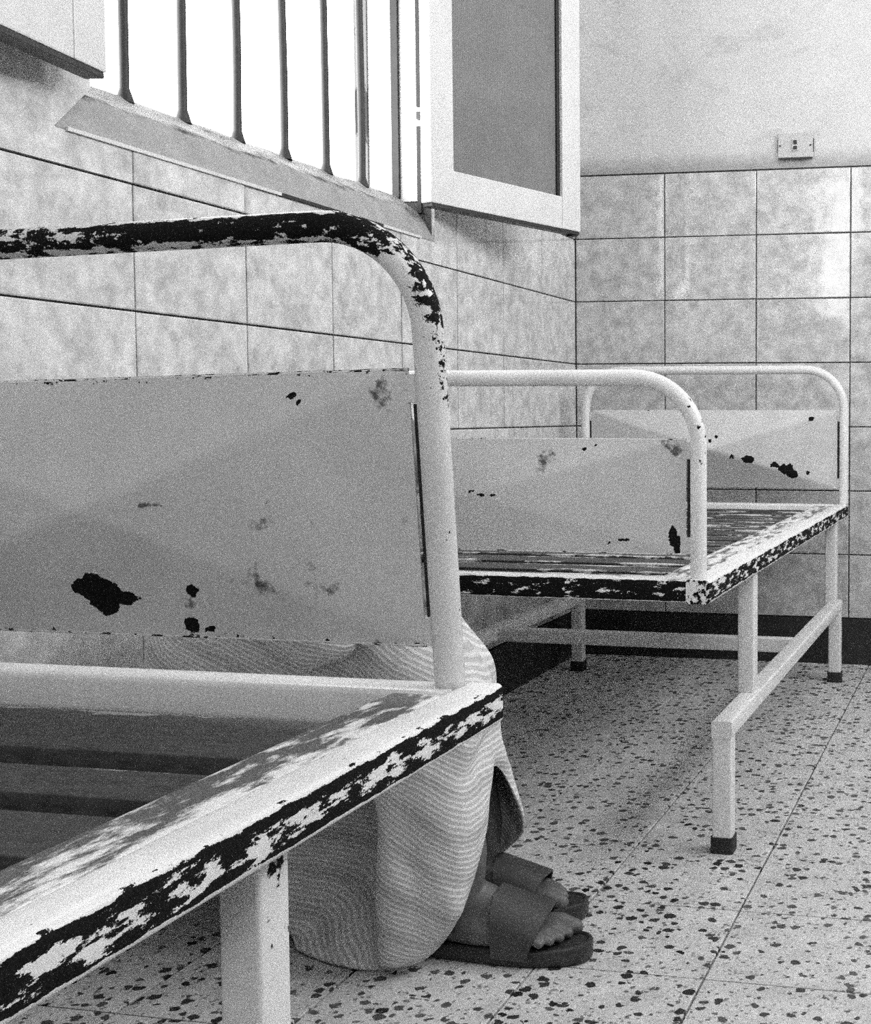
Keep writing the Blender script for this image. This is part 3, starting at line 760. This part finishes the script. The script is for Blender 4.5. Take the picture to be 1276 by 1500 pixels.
for s in (-1, 1):
    mb = MB(); ell(mb, (.511, yc + s*.028, .744), (.009, .010, .0065), 12, 8); e_ = mb.build('eye', M['eye'], person, smooth=True)
    mb = MB(); ell(mb, (.5175, yc + s*.028, .744), (.0035, .0045, .0045), 12, 8); mb.build('pupil', M['black'], e_, smooth=True)
hair = MB(); ell(hair, (.425, yc, .752), (.090, .075, .092), rot=.35); remeshed(hair, 'hair', M['hair'], person, .006, 1)

# robe: a lofted cloth from the hem on the floor, over the knees, up to the neck
RG = [
 [(.640,-2.215,.270),(.655,-2.285,.190),(.628,-2.315,.080),(.580,-2.330,.016),(.522,-2.354,.005),(.455,-2.350,.006),(.372,-2.318,.006),(.345,-2.290,.012),(.330,-2.270,.012),(.325,-2.220,.012),(.330,-2.130,.012),(.350,-2.060,.010),(.420,-2.040,.008),(.510,-2.040,.02),(.600,-2.060,.09),(.664,-2.145,.165)],
 [(.642,-2.215,.285),(.657,-2.305,.215),(.640,-2.345,.110),(.592,-2.362,.050),(.532,-2.372,.038),(.462,-2.262,.055),(.392,-2.262,.050),(.330,-2.310,.045),(.270,-2.300,.055),(.235,-2.22,.060),(.265,-2.12,.055),(.31,-2.05,.045),(.40,-2.02,.04),(.51,-2.02,.05),(.60,-2.05,.12),(.654,-2.140,.200)],
 [(.640,-2.220,.305),(.650,-2.310,.250),(.642,-2.352,.175),(.592,-2.375,.125),(.530,-2.380,.115),(.466,-2.218,.12),(.392,-2.236,.12),(.275,-2.345,.12),(.170,-2.325,.12),(.105,-2.22,.12),(.14,-2.09,.12),(.27,-2.02,.12),(.40,-2.00,.12),(.51,-2.01,.13),(.59,-2.05,.18),(.638,-2.135,.245)],
 [(.636,-2.220,.330),(.645,-2.312,.300),(.638,-2.356,.26),(.590,-2.378,.22),(.532,-2.372,.21),(.468,-2.236,.21),(.392,-2.262,.21),(.27,-2.375,.21),(.15,-2.35,.21),(.082,-2.22,.21),(.125,-2.07,.21),(.27,-1.99,.21),(.40,-2.0,.21),(.51,-2.03,.22),(.58,-2.06,.26),(.622,-2.135,.290)],
 [(.632,-2.220,.375),(.664,-2.295,.365),(.655,-2.350,.345),(.600,-2.376,.32),(.535,-2.372,.31),(.468,-2.372,.31),(.385,-2.378,.31),(.27,-2.385,.31),(.15,-2.355,.31),(.085,-2.22,.31),(.13,-2.07,.31),(.27,-2.01,.31),(.40,-2.03,.31),(.51,-2.05,.32),(.57,-2.075,.34),(.615,-2.14,.36)],
 [(.612,-2.220,.430),(.662,-2.285,.430),(.652,-2.340,.425),(.605,-2.368,.42),(.54,-2.368,.42),(.475,-2.352,.42),(.385,-2.375,.42),(.27,-2.392,.42),(.155,-2.355,.42),(.098,-2.22,.42),(.145,-2.08,.42),(.27,-2.03,.42),(.40,-2.05,.42),(.50,-2.07,.42),(.56,-2.09,.43),(.605,-2.145,.43)],
 [(.540,-2.220,.470),(.600,-2.275,.492),(.605,-2.315,.490),(.570,-2.345,.495),(.52,-2.355,.50),(.46,-2.365,.50),(.385,-2.390,.50),(.28,-2.392,.50),(.18,-2.345,.50),(.135,-2.22,.50),(.18,-2.10,.50),(.28,-2.05,.50),(.385,-2.05,.50),(.46,-2.08,.50),(.515,-2.10,.50),(.55,-2.155,.495)],
 [(.475,-2.220,.520),(.490,-2.26,.525),(.480,-2.30,.53),(.465,-2.34,.54),(.44,-2.37,.55),(.41,-2.395,.56),(.36,-2.41,.565),(.29,-2.385,.575),(.225,-2.32,.58),(.20,-2.22,.58),(.225,-2.12,.58),(.29,-2.055,.575),(.36,-2.03,.565),(.41,-2.045,.56),(.44,-2.07,.55),(.47,-2.15,.53)],
 [(.462,-2.220,.580),(.462,-2.25,.585),(.458,-2.29,.590),(.448,-2.335,.597),(.430,-2.380,.602),(.400,-2.420,.606),(.355,-2.425,.610),(.300,-2.385,.615),(.262,-2.31,.620),(.245,-2.22,.622),(.262,-2.13,.620),(.300,-2.03,.615),(.355,-1.985,.610),(.400,-1.99,.606),(.430,-2.04,.602),(.455,-2.15,.590)],
 [(.474,-2.220,.618),(.472,-2.245,.620),(.466,-2.27,.624),(.455,-2.30,.628),(.438,-2.325,.632),(.410,-2.345,.636),(.375,-2.34,.640),(.340,-2.32,.643),(.318,-2.27,.645),(.308,-2.22,.646),(.318,-2.17,.645),(.340,-2.12,.643),(.375,-2.10,.640),(.410,-2.095,.636),(.438,-2.115,.632),(.466,-2.17,.624)],
 [(.482,-2.220,.648),(.479,-2.238,.648),(.468,-2.252,.642),(.457,-2.264,.645),(.445,-2.273,.648),(.43,-2.278,.652),(.413,-2.276,.656),(.398,-2.265,.66),(.388,-2.246,.662),(.385,-2.22,.664),(.388,-2.194,.662),(.398,-2.175,.66),(.413,-2.164,.656),(.43,-2.162,.652),(.445,-2.167,.648),(.465,-2.19,.642)],
]
def crom(p0, p1, p2, p3, t_):
    return .5*((2*p1) + (p2-p0)*t_ + (2*p0-5*p1+4*p2-p3)*t_*t_ + (3*p1-p0-3*p2+p3)*t_**3)
NU, NV = 12, 9
cols = []
for ring in RG:
    q = [Vector(p) for p in ring]; o = []
    for i in range(16):
        for k in range(NU): o.append(crom(q[i-1], q[i], q[(i+1) % 16], q[(i+2) % 16], k/NU))
    cols.append(o)
rows = []
for i in range(len(cols)-1):
    a, b, c_, d_ = cols[max(i-1, 0)], cols[i], cols[i+1], cols[min(i+2, len(cols)-1)]
    for k in range(NV): rows.append([crom(a[j], b[j], c_[j], d_[j], k/NV) for j in range(len(b))])
rows.append(cols[-1])
nc = 16*NU; vs = []
for ri, row in enumerate(rows):
    for j, p in enumerate(row):
        cen = Vector((.42, -2.2, p.z)); dr = (p - cen); dr.z = 0
        if dr.length > 1e-5: dr.normalize()
        fold = mnoise.noise(Vector((p.x*9 + p.z*3, p.y*9, p.z*4 - p.x*3)))*.010 + mnoise.noise(Vector((p.x*26 + p.z*12, p.y*26, p.z*7)))*.007
        f_ = sstep(0, 6, ri) * (1 - sstep(len(rows)-14, len(rows)-2, ri))
        pp = p + dr*fold*f_
        if pp.y > -2.2: pp.y = -2.2 + (pp.y + 2.2)*.80
        pp.z = max(pp.z, .004)
        vs.append(pp - PO)
fs = [(i*nc+j, i*nc+(j+1) % nc, (i+1)*nc+(j+1) % nc, (i+1)*nc+j) for i in range(len(rows)-1) for j in range(nc)]
robe = MB().add(vs, fs).build('robe', M['cloth'], person, smooth=True)
sd = robe.modifiers.new('thickness', 'SOLIDIFY'); sd.thickness = .004; sd.offset = -1
for s in (-1, 1):
    sh = Vector((.355, yc + s*.125, .560)); el = Vector((.445, yc + s*.17, .498)); wr = Vector((.495, yc + s*.090 - .01, .540))
    mb = MB(); k = 18; pts = []
    for i in range(9): pts.append((sh.lerp(el, i/8), .072 - .016*i/8))
    for i in range(1, 8): pts.append((el.lerp(wr, i/7), .056 - .010*i/7))
    vs = []; pa = Vector((0, 0, 1))
    for i, (p, r_) in enumerate(pts):
        t_ = (pts[min(i+1, len(pts)-1)][0] - pts[max(i-1, 0)][0]).normalized(); A = (pa - t_*pa.dot(t_)).normalized(); B = t_.cross(A)
        for j in range(k):
            a = 2*math.pi*j/k; rr = r_*(1 + .10*mnoise.noise(Vector((i*.6, j*.5, s*3)))); vs.append(p + A*rr*math.cos(a) + B*rr*math.sin(a) - PO)
    fs = [(i*k+j, i*k+(j+1) % k, (i+1)*k+(j+1) % k, (i+1)*k+j) for i in range(len(pts)-1) for j in range(k)]
    o = mb.add(vs, fs).build('sleeve', M['cloth'], person, smooth=True); o.modifiers.new('thickness', 'SOLIDIFY').thickness = .003

# sandals: thick moulded sole with raised rim, broad strap
for base, U, V, s in FEET:
    sd_ = empty('sandal', tuple(base - PO), person)
    def outline(k=56, grow=0.0):
        o = []
        for i in range(k):
            a = 2*math.pi*i/k; c_, s_ = math.cos(a), math.sin(a)
            x = .126 + (.140 + grow)*math.copysign(abs(c_)**.80, c_)
            w_ = (.039 + .010*sstep(.05, .2, x) + grow)
            yv = w_*math.copysign(abs(s_)**.80, s_) - s*.004*sstep(.1, .25, x)
            o.append(U*x + V*yv)
        return o
    mb = MB(); k = 56; lv = [(-.003, .0006), (0, .006), (0, .020), (-.002, .0235), (-.006, .0245), (-.009, .0215)]
    vs = []
    for g, z in lv:
        for p in outline(k, g): vs.append((p.x, p.y, z + (.006*sstep(.19, .27, p.dot(U)) if z > .01 else .0)))
    fs = [(i*k+j, i*k+(j+1) % k, (i+1)*k+(j+1) % k, (i+1)*k+j) for i in range(len(lv)-1) for j in range(k)] + [tuple(reversed(range(k))), tuple((len(lv)-1)*k+j for j in range(k))]
    mb.add(vs, fs).build('sole', M['sandal'], sd_, smooth=True, autos=35)
    mb = MB(); vs = []; na, nl = 26, 12
    for th in (0, .004):
        for i in range(nl+1):
            u = i/nl
            for j in range(na+1):
                a = math.pi*j/na; x = .128 + .075*u - .030*math.sin(a)*(1-u)*.2 - .020*(1-math.sin(a))*u
                w_ = .0465 + .004*sstep(0, 1, u) + th; hh = .100 - .040*u + th
                hh = .082 - .026*u + th
                yv = w_*math.copysign(abs(math.cos(a))**.75, math.cos(a)); zv = .012 + hh*math.sin(a)**.72 if math.sin(a) > 0 else .012
                zv -= s*.010*math.copysign(1, yv)*abs(math.cos(a))*math.sin(a)
                p = U*x + V*(yv - s*.004); vs.append((p.x, p.y, zv))
    n_ = (nl+1)*(na+1); fs = []
    for i in range(nl):
        for j in range(na):
            q = (i*(na+1)+j, i*(na+1)+j+1, (i+1)*(na+1)+j+1, (i+1)*(na+1)+j); fs += [q, tuple(reversed([w_+n_ for w_ in q]))]
    for i in range(nl): fs += [(i*(na+1), (i+1)*(na+1), (i+1)*(na+1)+n_, i*(na+1)+n_), (i*(na+1)+na, (i+1)*(na+1)+na, (i+1)*(na+1)+na+n_, i*(na+1)+na+n_)]
    for j in range(na): fs += [(j, j+1, j+1+n_, j+n_), (nl*(na+1)+j, nl*(na+1)+j+1, nl*(na+1)+j+1+n_, nl*(na+1)+j+n_)]
    mb.add(vs, fs).build('strap', M['strap'], sd_, smooth=True, autos=45)
